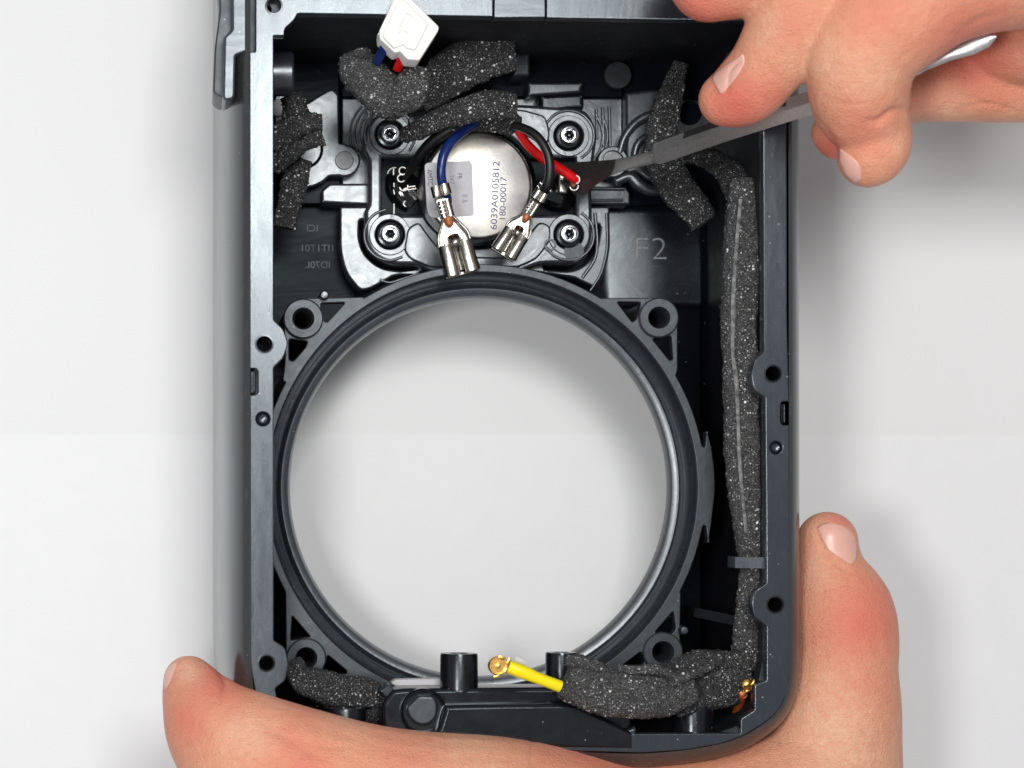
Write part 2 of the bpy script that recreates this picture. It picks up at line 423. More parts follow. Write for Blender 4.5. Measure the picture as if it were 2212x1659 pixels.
# inner walls
outl = rnd([(552,-70),(546,1440,30),(560,1510,30),(610,1570,30),(720,1600,30),(1387,1612,30),(1500,1604,30),(1600,1575,30),(1680,1520,30),(1695,1420,30),(1692,-70)], 20)
inl = rnd([(589,30,0),(1653,30,0),(1660,1420,40),(1630,1545,20),(1590,1592,10),(640,1592,20),(589,1520,10)], 10)
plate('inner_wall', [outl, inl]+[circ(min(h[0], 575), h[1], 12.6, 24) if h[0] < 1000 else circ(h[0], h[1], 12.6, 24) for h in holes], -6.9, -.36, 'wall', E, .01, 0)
# outer shell: convex flank
def resample(pts, step=.12):
    q = [P(*p[:2], 0) for p in pts]; out = []
    for i in range(len(q)):
        a, b = q[i], q[(i+1) % len(q)]; n = max(1, int((b-a).length/step))
        out += [a.lerp(b, j/n) for j in range(n)]
    return out
def offset_loop(lp, d):
    n = len(lp); out = []
    for i in range(n):
        t = (lp[(i+3) % n]-lp[i-3]).normalized(); out.append(lp[i]+Vector((t.y, -t.x, 0))*d)
    return out
def area2(lp): return sum(lp[i-1].x*lp[i].y-lp[i].x*lp[i-1].y for i in range(len(lp)))
shell_px = rnd([(541,-300,0),(541,1440,50),(553,1525,50),(600,1585,50),(720,1616,50),(1047,1624,60),(1243,1625,60),(1387,1629,40),(1483,1621,30),(1556,1608,30),(1606,1592,30),(1652,1563,30),(1684,1535,30),(1703,1490,30),(1706,1420,30),(1703,-300,0)], 20, 6)
base = resample(shell_px, .25)
if area2(base) < 0: base = base[::-1]
prof = [(-.03,0),(-.06,.05),(-.14,.14),(-.28,.24),(-.5,.34),(-.85,.44),(-1.4,.54),(-2.1,.62),(-3,.68),(-4,.72),(-5,.735),(-5.8,.735),(-6.5,.62),(-7,.35)]
v, f = [], []; n = len(base)
for z, d in prof:
    for p in offset_loop(base, d): v.append((p.x, p.y, z))
for i in range(len(prof)-1):
    for k in range(n): f.append((i*n+k, (i+1)*n+k, (i+1)*n+(k+1) % n, i*n+(k+1) % n))
bi = offset_loop(base, -.3); o0 = len(v)
for p in bi: v.append((p.x, p.y, -7))
for k in range(n): f.append(((len(prof)-1)*n+k, o0+k, o0+(k+1) % n, (len(prof)-1)*n+(k+1) % n))
me = mesh('outer_shell', v, f, ang=60); bm = bmesh.new(); bm.from_mesh(me); bmesh.ops.recalc_face_normals(bm, faces=bm.faces); bm.to_mesh(me); bm.free()
link('outer_shell', me, 'shell', E)
tube('scuff_mark', [(505,1335,-2.22,1.1),(508,1352,-2.2,1.6),(513,1362,-2.1,1.2)], 'sticker', E, 6, 4, flat=.3)
# top left clip plate on the flank
plate('clip_plate', [rnd([(500,-70),(501,64,4),(484,80,6),(481,210,6),(486,217,5),(501,215,5),(507,208,4),(509,120,4),(537,110,2),(537,-70)], 2)], -1.6, -.12, 'rail', E, .05)
plate('clip_step', [rnd([(470,-70),(474,24,8),(463,108,16),(460,200,8),(486,215,2),(486,84,2),(503,66,2),(503,-70)], 2)], -2.2, -.55, 'flange', E, .04, -.55)
plate('seam_groove', [rect(536.5,-70,553,113)], -1.2, -.3, 'wall', E, .01)
# floor of the box
RC = P(1042, 1052.5, -2.5)
zc = -6.0
floor_out = rect(560, 130, 1570, 1600)
kf = 100*H/(H-zc)
cfx = NX+(RC.x-CX)*kf; cfy = NY-(RC.y-CY)*kf
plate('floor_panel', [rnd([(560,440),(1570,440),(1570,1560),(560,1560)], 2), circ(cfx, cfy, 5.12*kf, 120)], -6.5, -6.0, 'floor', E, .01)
# fillets at the foot of the right wall
tube('wall_fillet', [(1570,470,-6.0,60),(1572,1000,-6.0,60),(1574,1510,-6.0,60)], 'floor', E, 40, 4)
# raised tweeter bay floor
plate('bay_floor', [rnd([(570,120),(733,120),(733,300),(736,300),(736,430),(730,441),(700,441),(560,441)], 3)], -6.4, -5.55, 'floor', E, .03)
plate('bay_floor', [rnd([(738,212),(1345,212),(1345,300),(1345,441),(738,441)], 3)], -6.4, -5.50, 'housing', E, .04)
plate('bay_floor', [rnd([(738,120),(1345,120),(1345,210),(738,210)], 3)], -6.4, -5.52, 'floor', E, .03)  # split off in darker plastic: shade under the top wall is painted in
plate('bay_floor', [rnd([(1348,120),(1560,120),(1560,441),(1348,441)], 3)], -6.4, -5.55, 'floor', E, .03)
# left wing plate with round bosses
wing = [(592,205,4),(640,200,10),(660,225,10),(690,205,20),(718,190,14),(732,205,3),(734,308,2),(745,310,10)]+[(q[0], q[1], 0) for q in circ(743.5,347,35,14,-80,110)]+[(711,381,3),(700,392,8),(681,402,10),(657,407,6),(648,398,6),(650,340,10),(620,330,10),(592,330,4)]
plate('wing_plate', [rnd(wing, 6)], -5.5, -5.0, 'housing', E, .05)
lathe('boss_disc', P(743.5,347,-5), [(R(20,-5),-.05),(R(20,-5),.03),(R(18.5,-5),.05),(0,.05)], 'disc', E, 40)
lathe('boss_disc', P(601,234,-5), [(R(19,-5),-.05),(R(19,-5),.05),(R(17.5,-5),.07),(0,.07)], 'disc', E, 40)
lathe('recess_ring', P(655,322,-5), [(R(44,-5),-.02),(R(43,-5),.06),(R(40,-5),.05),(R(30,-5),-.12),(0,-.14)], 'gloss', E, 48)
lathe('ejector_disc', P(763,166,-5.4), [(R(30,-5.4),-.2),(R(30,-5.4),.20),(R(28,-5.4),.22),(0,.22)], 'wall', E, 40)
lathe('ejector_disc', P(1331,166,-5.4), [(R(30,-5.4),-.2),(R(30,-5.4),.20),(R(28,-5.4),.22),(0,.22)], 'wall', E, 40)
# lower left block and vertical band
plate('block', [rnd([(694,411,4),(712,396,5),(800,396),(800,443),(695,438,3)], 2)], -6, -5.15, 'housing', E, .06)
plate('block_edge', [rnd([(697,424),(797,427),(797,447),(698,441)], 2)], -6, -5.25, 'housing', E, .05)
# right wing: bosses, arcs, tongue
plate('wing_plate', [rnd([(1352,200,4),(1420,190,20),(1480,215,30),(1560,215,10),(1560,330,10),(1500,350,10),(1450,372,12),(1420,392,12),(1398,390,8),(1375,372,8),(1352,380,8)], 8)], -5.5, -5.05, 'housing', E, .08)
lathe('boss_disc', P(1323,350,-4.9), [(R(34,-4.9),-.4),(R(34,-4.9),.0),(R(31,-4.9),.05),(R(25,-4.9),.05),(R(23,-4.9),-.02),(R(22,-4.9),-.02),(R(21,-4.9),.05),(0,.06)], 'housing', E, 48)
lathe('boss_disc', P(1323,350,-4.82), [(R(20,-4.8),-.05),(R(20,-4.8),.02),(0,.02)], 'disc', E, 40)
tube('curved_rib', [(1338,330,-4.9,7),(1350,295,-4.9,9),(1378,262,-4.9,10),(1415,246,-4.9,10),(1450,245,-5,9)], 'housing', E, 16)
tube('curved_rib', [(1370,335,-4.9,7),(1378,310,-4.9,8),(1398,295,-4.9,8),(1430,290,-4.9,8)], 'housing', E, 16)
tube('curved_rib', [(1330,392,-4.9,10),(1360,382,-4.9,12),(1382,400,-4.9,13),(1410,412,-4.9,12),(1440,408,-4.9,10)], 'housing', E, 16)
lathe('ejector_disc', P(1490,244,-5.0), [(R(26,-5),-.2),(R(26,-5),-.01),(R(24,-5),.02),(R(18,-5),.02),(R(17,-5),-.02),(0,-.02)], 'floor', E, 40)
plate('tongue', [rnd([(1205,400,3),(1352,404,3),(1361,418,3),(1361,441,3),(1205,441,3)], 2)], -6, -5.1, 'housing', E, .04)
tube('tongue_rib', [(1275,407,-5.05,3.5),(1350,408,-5.05,3.5)], 'housing', E, 10)
tube('tongue_rib', [(1275,433,-5.05,3),(1346,432,-5.05,3)], 'housing', E, 10)
# vertical rib lines between left and right bay
for x, y0, y1, w in ((790,222,300,3),(802,232,300,3),(1302,232,316,3.5),(1316,230,318,3.5),(1288,236,300,3)):
    tube('rib', [(x,y0,-5.46,w),(x+2,y1,-5.46,w)], 'housing', E, 10)
plate('shelf', [rnd([(1110,94,3),(1145,94,5),(1145,163,6),(1110,163,3)], 2)], -5.6, -4.4, 'flange', E, .06)
plate('shelf', [rnd([(1140,178,3),(1260,178,3),(1254,200,4),(1140,208,3)], 2)], -5.6, -4.9, 'housing', E, .06)
plate('shelf', [rnd([(1165,205,4),(1262,200,4),(1262,235,4),(1165,245,4)], 2)], -5.6, -4.6, 'gloss', E, .1)
# housing outline plate (rounded apron) and pads
apron = [(734,446,6),(795,446,2),(795,330,4),(1250,330),(1250,446,2),(1317,446,4),(1319,535,20),(1306,595,30),(1286,622,10),(1240,600),(1140,585),(930,585),(850,596),(800,624,10),(778,628,10),(746,590,30),(734,540,20)]
slot_l = stroke([(782,480),(782,515),(795,548),(825,572),(860,579),(896,581)], 11)
slot_r = stroke([(1180,577),(1234,579),(1268,560),(1285,530),(1292,490)], 11)
plate('apron_plate', [rnd(apron, 6), slot_l, slot_r], -5.6, -5.0, 'housing', E, .05)
pad = [(788,455,4),(788,520,20),(806,552,25),(845,572,20),(905,572,20),(930,590,14),(1120,590,14),(1165,570,20),(1232,570,20),(1262,552,22),(1280,515,20),(1280,468,10),(1278,400),(1284,342,6),(1290,300,14),(1284,262,18),(1262,235,14),(1130,225,20),(1000,225),(900,240),(815,245,14),(790,275,18),(784,320,8),(796,345,6),(796,440,6)]
well = [(826,341),(921,341)]+circ(1032,404,128,60,209.5,330.5)+[(1143,341),(1244,341),(1244,463),(1145,463)]+circ(1032,404,128,60,27.5,152.5)+[(918,463),(826,463)]
plate('tweeter_mount', [rnd(pad, 8, 6), well], -5.4, -4.55, 'housing', E, .09)
for (x, y, a0, a1) in ((842,291,-200,40),(842,507,60,260),(1228,294,-150,60),(1228,507,-60,150)):
    tube('raised_arc', [(*q, -4.53, 3.2) for q in circ(x, y, 55, 9, a0, a1)], 'housing', E, 10, 5)
for (x, y) in ((842,291),(842,507),(1228,294),(1228,507)):
    lathe('screw_pad', P(x, y, -4.55), [(R(46,-4.5),-.1),(R(45,-4.5),.0),(R(43,-4.5),.035),(R(34,-4.5),.035),(R(31,-4.5),.0),(0,.0)], 'housing', E, 48)
lathe('pin_hole', P(1188,529,-4.5), [(R(14,-4.5),-.1),(R(13.5,-4.5),.03),(R(9,-4.5),.03),(R(8,-4.5),-.3),(R(3,-4.5),-.3),(R(2,-4.5),-.1),(0,-.1)], 'gloss', E, 32)
lathe('ejector_disc', P(1240,543,-4.52), [(R(22,-4.5),-.1),(R(21.5,-4.5),.01),(0,.01)], 'flange', E, 40)
tube('band_rib', [(803,345,-4.9,6),(804,400,-4.9,6),(803,462,-4.9,6)], 'housing', E, 12)
tube('band_rib', [(818,345,-4.85,5),(818,462,-4.85,5)], 'housing', E, 12)
tube('apron_rib', [(1285,460,-4.98,4),(1290,520,-4.98,4),(1284,560,-4.98,4),(1258,600,-4.98,4)], 'housing', E, 10)
tube('apron_rib', [(1310,460,-4.98,3),(1311,535,-4.98,3),(1298,590,-4.98,3),(1275,628,-4.98,3)], 'housing', E, 10)
plate('pad_step', [rnd([(905,478,10),(935,520,20),(965,552,14),(1100,556,14),(1130,520,20),(1165,478,10),(1190,486,12),(1190,520,14),(1160,560,14),(1120,578,8),(930,578,8),(885,560,14),(872,540,10),(880,492,12)], 6)], -4.6, -4.49, 'housing', E, .05)
plate('pad_step', [rnd([(880,250,10),(1000,236,8),(1130,236,10),(1180,250,14),(1190,290,14),(1180,322,10),(1150,300,20),(1090,268,30),(970,268,30),(905,306,14),(884,292,8)], 6)], -4.6, -4.49, 'housing', E, .05)
for a0, rad in ((-35, 74), (-30, 84)):
    tube('swept_rib', [(*q, -5.46, 3) for q in circ(1228, 294, rad, 8, a0, 40)], 'housing', E, 10, 5)
for rad in (66, 76, 86):
    tube('swept_rib', [(*q, -5.46, 2.6) for q in circ(842, 291, rad, 8, 150, 225)], 'housing', E, 10, 5)
tube('swept_rib', [(820,604,-4.97,3),(842,610,-4.97,3),(870,602,-4.97,3),(905,590,-4.97,2.5)], 'housing', E, 10)
# horizontal cylinder in the upper left corner
lathe('corner_boss', P(600,160,-2.2), [(.50,-1.2),(.50,.30),(.46,.35),(0,.35)], 'ring', E, 40, axis='X')
lathe('corner_boss', P(1600,160,-2.2), [(.50,-.3),(.50,1.2),(.46,1.25),(0,1.25)], 'ring', E, 40, axis='X')
# embossed characters
text('F2', 'embossed_mark', 1366, 561, -5.905, 70, 0, 'disc', E, 1.15, .006, thin=-.022)
for body, x, y in (('ICI', 688, 500), ('1IT1T01', 724, 543), ('ID70L', 714, 579)):
    text(body, 'embossed_line', x, y, -5.998, 21, 0, 'wall', E, 1.05, .012, mirror=True)
NG = 24; v = []; f = []
for j in range(NG):
    for i in range(NG):
        x, y = 1296+(1566-1296)*i/(NG-1), 668-(668-443)*j/(NG-1)
        p = P(x, y, -5.99); u = (x-1296)/100*1.1; w_ = max(0, 650-y)/100*1.1
        z = -5.985+.085*(1-math.exp(-u/.75))*math.exp(-max(0, u-1.1)**2*1.4)+.045*math.exp(-w_/.6)
        v.append((p.x, p.y, z if 0 < i < NG-1 and 0 < j < NG-1 else -6.01))
f = [(j*NG+i, j*NG+i+1, (j+1)*NG+i+1, (j+1)*NG+i) for j in range(NG-1) for i in range(NG-1)]
link('sheen_patch', mesh('sheen_patch', v, f, ang=60), 'sheen', E)  # added floor patch, tilted so it mirrors the ceiling lamp as a sheen
# ribs bridging the right wall and floor
def rib3(x0, y0, x1, y1, z0, z1, th, mat='wall', dep=.7):
    a, b = P(x0, y0, z0), P(x1, y1, z1); d = (b-a).normalized(); s = Vector((-d.y, d.x, 0)).normalized()*th/2
    v = [a+s, a-s, b-s, b+s]; v += [q.copy()-Vector((0,0,dep)) for q in v]
    return link('wall_rib', mesh('wall_rib', v, [(0,1,2,3),(7,6,5,4),(0,4,5,1),(1,5,6,2),(2,6,7,3),(3,7,4,0)], sm=False), mat, E)
rib3(1586, 577, 1654, 552, -1.5, -.4, .20, 'wall')
rib3(1588, 1215, 1654, 1216, -.5, -.4, .24, 'rim')
rib3(1500, 1322, 1604, 1344, -3.4, -2.4, .22, 'wall', 2.4)

# woofer ring and flange
k0 = .01*(H+2.5)/H
ears = []
def ear_r(pts): return [(q[0], q[1], *(q[2:])) for q in pts]
def arcp(a0, a1, r=482, n=14): return [(*q, 0) for q in circ(1042, 1052.5, r, n, a0, a1)]
fl = []
fl += arcp(-97, -58, 482, 12)
fl += [(1409,643,4),(1430,644,10),(1460,664,14),(1464,690,6),(1464,800,14)]
fl += arcp(-30, -13.5, 483, 8)
fl += [(1517,964,3),(1523,966,3),(1527,930,2),(1537,965,10),(1544,1015,16),(1545,1060,16),(1541,1095,16),(1537,1130,10),(1530,1174,2),(1525,1136,3),(1519,1135,3)]
fl += arcp(12, 28, 483, 8)
fl += [(1471,1280,12),(1469,1370,6),(1470,1410,10),(1464,1436,14),(1436,1450,8),(1330,1452,8)]
fl += arcp(59, 121, 482, 16)
fl += [(750,1466,8),(660,1462,14),(624,1440,14),(618,1410,6),(617,1300,14)]
fl += arcp(152, 208, 482, 18)
fl += [(610,821,10),(614,797,10),(616,764,6),(613,700,10),(618,664,14),(646,644,10),(711,643,4),(786,641,14)]
fl += arcp(-122, -100, 482, 8)
tris = [[(693,655),(746,653),(706,697),(697,690)],[(624.5,732),(665,737),(660,750),(634,780),(624.5,778)],
        [(1333,652),(1385,653),(1375,690),(1366,696)],[(1409,732),(1450,725),(1454,776),(1447,779)],
        [(1454.6,1320),(1460,1358),(1452,1369),(1413,1368)],[(1385,1407),(1392,1430),(1388,1436.6),(1346,1436.6)],
        [(631,1329.5),(671,1376),(664,1376),(627.8,1384)],[(708,1414.6),(750,1450),(748,1456),(696,1456)]]
flange = plate('woofer_flange', [rnd(fl, 4), circ(1042,1052.5,464.5,180)]+[rnd(t, 5, 3) for t in tris]+[circ(x, y, 20, 32) for x, y in ((654.6,689),(1421.4,687),(661,1421),(1430,1408))], -2.85, -2.5, 'flange', E, .025)
for (x, y, mk) in ((654.6,689,1),(1421.4,687,1),(661,1421,1),(1430,1408,1)):
    lathe('screw_boss', P(x, y, -2.5), [(R(43,-2.5),-3.3),(R(43,-2.5),.10),(R(40,-2.5),.13),(R(24,-2.5),.13),(R(22.5,-2.5),.09),(R(20,-2.5),.02),(R(18,-2.5),-.2),(R(14,-2.5),-.9),(R(12,-2.5),-3.1),(0,-3.1)], 'flange', E, 56)
for (x, y) in ((699.7,639),(1474,1361)):
    lathe('locating_pin', P(x, y, -2.5), [(R(10,-2.5),-1),(R(10,-2.5),.18),(R(7,-2.5),.24),(0,.25)], 'ring', E, 24)
def rr(px): return px*k0
ringp = [(rr(464.2),.0),(rr(463),-.05),(rr(461.5),-.36),(rr(457),-.60),(rr(450),-.70),(rr(443),-.66),(rr(438.5),-.54),(rr(436),-.45),(rr(433),-.42),(rr(428),-.425),(rr(419),-.47),(rr(414.5),-.56),(rr(412),-.74),(4.385,-.80),(4.37,-.86),(4.39,-.95),(5.20,-4.45),(5.26,-4.45),(5.05,-2.0),(rr(470),-.4)]
lathe('woofer_ring', RC, ringp, 'ring', E, 220, close=True, ang=28)

# bottom electronics cover bar
plate('cover_bar', [rnd([(848,1490,6),(875,1487,6),(1232,1484,4),(1360,1500,8),(1370,1620,3),(826,1625,3),(826,1518,8)], 5, 5)], -1.6, -.55, 'gloss', E, .10)
plate('cover_step', [rnd([(963,1524,4),(1100,1521,20),(1240,1520,10),(1310,1552,8),(1368,1584,8),(1368,1619,3),(900,1612,3),(945,1585,20)], 4)], -.9, .03, 'gloss', E, .09)
lathe('knob_recess', P(914.5,1537,-.45), [(R(51,-.4),-.4),(R(50,-.4),.02),(R(47,-.4),.06),(R(44,-.4),.03),(R(41,-.4),-.16),(0,-.16)], 'gloss', E, 48)
plate('knob', [rnd([(905,1502,6),(938,1503,8),(947,1524,14),(944,1552,14),(925,1568,14),(898,1566,14),(882,1547,12),(878,1528,8)], 8)], -.62, -.40, 'ring', E, .06)
plate('pale_strip', [rnd([(843,1476,6),(855,1468,5),(952,1466,2),(952,1487,2),(862,1487,5)], 3)], -1.9, -1.5, 'sticker', E, .03)
plate('cover_hinge', [rnd([(820,1492,3),(840,1478,3),(856,1492,3),(838,1512,3)], 2)], -1.5, -.7, 'rim', E, .04)
def post(x, ytop, ybot, w, z, mat='gloss'):
    c = P(x, ybot, z); L = R(ybot-ytop, z); r = R(w/2, z)
    lathe('mounting_post', c, [(r*1.03,0),(r,.08),(r*.985,L-.05),(r*.95,L),(r*.5,L),(r*.45,L-.06),(r*.42,L-.5),(0,L-.5)], mat, E, 48, axis='Y')
post(991.5, 1411, 1492, 82, -.95); post(1212, 1409, 1500, 68, -1.1)
post(744, 1528, 1600, 94, -1.0); post(1497, 1518, 1590, 88, -1.0)
plate('cable_guide', [rnd([(1308,1552,4),(1350,1578,6),(1374,1570,3),(1374,1592,3),(1320,1600,3)], 3)], -1.2, -.1, 'rim', E, .05)

# ------------------------------------------------------------------ tweeter
T = thing('tweeter', 'round silver backed tweeter with printed numbers and a grey sticker, screwed above the big opening', 'tweeter')
TC = P(1032, 402, -4.3)
k = (H+4.3)/H/100
lathe('basket', TC, [(126*k,-.9),(128*k,-.1),(125*k,0),(121*k,.02),(118*k,-.05),(116*k,-.05),(0,-.05)], 'gloss', T, 90)
zc2 = -3.35; c = P(1032, 400, zc2); k = (H-zc2)/H/100
lathe('magnet_can', c, [(117*k,-1.1),(117*k,-.10),(116*k,-.045),(113.5*k,-.012),(110*k,0),(0,0)], 'can', T, 120)
plate('sticker', [rnd([(917,352,10),(1015,347,3),(1020,356,2),(1024,466,7),(930,471,10),(922,450,4)], 6)], zc2+.004, zc2+.012, 'sticker', T, .002)
zt = zc2+.016
text('AMTC', 'sticker_print', 922, 366, zt, 16, math.radians(-86), 'ink', T, .8, .002)
text('G/CI-50', 'sticker_print', 936, 420, zt, 13, math.radians(-84), 'inkfaint', T, .8, .002)
text('FR', 'sticker_print', 988, 374, zt, 15, math.radians(-90), 'ink', T, .8, .002)
text('T4 7', 'sticker_print', 972, 378, zt, 13, math.radians(-90), 'inkfaint', T, .8, .002)
text('8 &', 'sticker_print', 998, 420, zt, 17, math.radians(-88), 'inkfaint', T, .8, .002)
text('6039A0105812', 'printed_number', 1073, 497, zt-.01, 20.5, math.radians(87.6), 'inkblue', T, 1.18, .002)
text('180-00017', 'printed_number', 1091.5, 478, zt-.01, 19, math.radians(88.4), 'inkblue', T, 1.17, .002)
for (x, y) in ((841.5,291),(842,507),(1228,294),(1228,507)): screw_at(x, y, -4.5, 28.5, T)
# terminal wells either side of the magnet
plate('terminal_board', [rect(820,338,925,466,3)], -5.3, -4.95, 'floor', T, .03)
plate('terminal_board', [rect(1135,334,1250,468,3)], -5.3, -4.95, 'floor', T, .03)
tube('glue_blob', [(858,372,-4.85,26),(872,405,-4.8,38),(900,430,-4.8,34)], 'glue', T, 24, 6, flat=.5)
tube('glue_blob', [(1165,395,-4.5,24),(1200,420,-4.5,26),(1235,440,-4.6,16)], 'glue', T, 24, 6, flat=.5)
plate('solder_lug', [rnd([(1205,372,6),(1225,368,4),(1232,400,4),(1226,420,6),(1205,418,6)], 4)], -4.75, -4.25, 'tin', T, .06)
def curl(x, y, r, a0, a1, z=-4.05, w=1.6, par=T): tube('solder_curl', [(*q, z, w) for q in circ(x, y, r, 7, a0, a1)], 'solder', par, 8, 5)
curl(870,369,8,60,320,-4.2); curl(867,385,8,40,300,-4.2); curl(872,403,9,-20,170,-4.2); curl(853,378,16,190,280,-4.2,1.2)
curl(878,440,6,100,250,-4.2)
for (x0,y0,x1,y1) in ((850,364,850,378),(851,395,851,404),(851,440,851,462),(850,410,852,420),(890,362,893,367),(880,404,897,402),(882,410,899,407)):
    tube('solder_bead', [(x0,y0,-4.2,1.4),(x1,y1,-4.2,1.8)], 'solder', T, 8)
tube('solder_bead', [(1183,398,-4.2,1.8),(1182,414,-4.2,2.2)], 'solder', T, 8)
tube('solder_bead', [(1190,395,-4.2,1.6),(1190,405,-4.2,1.8)], 'solder', T, 8)

# ------------------------------------------------------------------ foam
def foam(name, ctrl, parent, mat='foam', label=None, seg=46, amp=.03, e=2.6, hr=.6, seed=0):
    """ctrl: (px,py,z,half width px[,height ratio])"""
    ctrl = [(*c, hr) if len(c) == 4 else c for c in ctrl]
    L = sum((P(*a[:3])-P(*b[:3])).length for a, b in zip(ctrl, ctrl[1:]))
    per = max(4, int(L/(len(ctrl)-1)/.05)); pts = spline(ctrl, per)
    C = [P(p[0], p[1], p[2]) for p in pts]; v, f = [], []; n = len(C)
    off = Vector((seed*7.1, seed*3.3, seed*1.7))
    def push(c, d, s=1.):
        q = c+d; w = d.normalized() if d.length > 1e-5 else Vector((0,0,1))
        h = noise.noise(q*1.6+off)*1.3*amp + noise.noise(q*6+off)*amp + noise.noise(q*15+off)*amp*1.1 + abs(noise.noise(q*30+off))*amp*1.5
        return q+w*h*s
    rings = [(0, .55), (0, .85)]+[(i, 1) for i in range(n)]+[(n-1, .85), (n-1, .55)]
    for i, sc in rings:
        c = C[i]; t = (C[min(i+2, n-1)]-C[max(i-2, 0)]).normalized()
        s = t.cross(Vector((0,0,1))).normalized(); u = s.cross(t).normalized()
        r = R(pts[i][3], pts[i][2])*sc; h = r*pts[i][4]
        for k in range(seg):
            a = 2*PI*k/seg; ca, sa = math.cos(a), math.sin(a)
            x = abs(ca)**(2/e)*math.copysign(1, ca)*r; y = abs(sa)**(2/e)*math.copysign(1, sa)*h
            v.append(push(c+t*(1-sc)*(-.06 if i == 0 else .06)*0, s*x+u*y))
    m_ = len(rings)
    for i in range(m_-1):
        for k in range(seg):
            a, b = i*seg+k, i*seg+(k+1) % seg; f.append((a, b, b+seg, a+seg))
    f.append(tuple(range(seg))); f.append(tuple(range((m_-1)*seg, m_*seg)))
    me = mesh(name, v, f, ang=80)
    bm = bmesh.new(); bm.from_mesh(me); bmesh.ops.recalc_face_normals(bm, faces=bm.faces); bm.to_mesh(me); bm.free()
    o = link(name, me, mat, parent)
    if label: o['label'] = label
    return o
G = 'charcoal foam strips stuck inside the enclosure'
o = foam('foam_strip', [(590,318,-2.9,34),(620,286,-2.8,30),(660,268,-2.7,20),(696,266,-2.7,13)], None, hr=.7, e=2.2, amp=.05, seed=1)
tag(o, 'torn charcoal foam strip jutting right from the upper left wall, below the horizontal cylinder', 'foam strip', G)
o = foam('foam_strip', [(592,362,-2.9,17),(628,332,-2.7,14),(665,308,-2.5,13),(697,296,-2.5,14)], None, hr=.8, e=2.2, amp=.05, seed=2)
tag(o, 'thin frayed foam sliver with ragged end, lying just above the hanging left strip', 'foam strip', G)
o = foam('foam_strip', [(628,205,-3.4,22),(640,240,-3.4,24),(630,290,-3.5,22)], None, hr=.5, e=2.2, amp=.05, seed=3)
tag(o, 'short dark foam scrap beside the pale round boss at the upper left', 'foam strip', G)
o = foam('foam_strip', [(650,345,-3.4,22),(640,380,-3.3,26),(626,430,-3.1,26),(613,492,-3.0,24)], None, hr=.4, seed=4)
tag(o, 'straight charcoal foam strip hanging down along the left wall', 'foam strip', G)
o = foam('foam_strip', [(1470,135,-4.0,16),(1455,185,-4.0,24),(1438,240,-4.0,30),(1428,300,-4.0,34),(1436,360,-4.0,36),(1466,410,-3.9,38),(1500,450,-3.8,33),(1524,482,-3.7,30)], None, hr=.35, e=4, seed=5)
tag(o, 'long bent foam strip under the steel tool, its cut end pointing at the F2 mark', 'foam strip', G)
o = foam('foam_strip', [(1490,330,-3.8,20),(1535,345,-2.9,24),(1580,375,-2.0,30),(1602,420,-1.5,33)], None, hr=.4, e=3, seed=6)
tag(o, 'short foam strip slanting from the tool to the top of the long right hand sleeve', 'foam strip', G)

# foam covered antenna cable running down the right side
A = thing('antenna_cable', 'foam wrapped cable down the right side, ending in a yellow sleeve with gold plug', 'cable')
foam('foam_sleeve', [(1608,392,-1.3,30),(1606,480,-1.0,37),(1602,560,-.85,39),(1599,640,-.8,39),(1597,720,-.8,37),(1598,800,-.8,36),(1602,900,-.8,36),(1604,1000,-.8,36),(1612,1090,-.8,33),(1620,1160,-.85,29),(1625,1230,-.9,24),(1617,1290,-.95,24),(1614,1350,-1.0,25),(1608,1410,-1.1,27)], A, 'foamdust', e=3.2, hr=.6, seed=7)
tube('foam_seam', [(1600,430,-0.82,4),(1592,520,-0.62,4),(1585,620,-0.54,4.5),(1584,680,-0.53,5.5),(1583,760,-0.52,4),(1590,820,-0.52,5),(1594,900,-0.52,4),(1598,1000,-0.52,4),(1606,1090,-0.54,4),(1612,1150,-0.60,4)], 'lint', A, 8, 12, flat=.5)
foam('foam_sleeve', [(1625,1380,-1.1,22),(1616,1420,-1.0,26),(1570,1442,-.95,34),(1510,1440,-.9,34),(1450,1465,-.9,36),(1395,1492,-.7,30)], A, 'foam', e=2.6, hr=.6, seed=8)
foam('foam_sleeve', [(1622,1470,-1.0,22),(1580,1478,-.9,44),(1520,1488,-.8,46),(1460,1505,-.5,42)], A, 'foam', e=2.4, hr=.55, seed=9)
foam('foam_sleeve', [(1225,1458,.3,48),(1262,1475,.3,52),(1310,1492,.35,50),(1370,1503,.3,48),(1430,1500,.1,46),(1485,1480,-.2,40)], A, 'foamdust', e=2.4, hr=.6, amp=.04, seed=10)
foam('foam_fold', [(1222,1425,.55,14),(1262,1432,.6,13),(1300,1444,.6,10)], A, 'foamdust', e=2.2, hr=.6, amp=.03, seed=11)
foam('foam_fold', [(1335,1443,.5,8),(1385,1449,.55,9),(1420,1446,.5,10),(1455,1462,.4,8)], A, 'foamdust', e=2.2, hr=.6, amp=.03, seed=12)
foam('foam_fold', [(1448,1480,.30,8),(1480,1462,.28,8),(1520,1445,.0,7),(1556,1428,-.4,7)], A, 'foamdust', e=2.2, hr=.5, amp=.03, seed=13)
tube('yellow_sleeve', [(1098,1440,.7,14.5),(1125,1450,.7,15),(1165,1466,.68,12.8),(1210,1483,.6,13)], 'yellow', A, 24, 6)
tube('clear_tape', [(1104,1430,.35,15),(1118,1444,.3,22),(1112,1462,.3,18)], 'wax', A, 16, 5, flat=.12)
g = lathe('gold_plug', P(1076,1438,.7), [(.205,-.12),(.205,.06),(.19,.09),(.165,.09),(.155,.02),(.10,.02),(.05,.02),(.045,.10),(0,.12)], 'gold', A, 32)
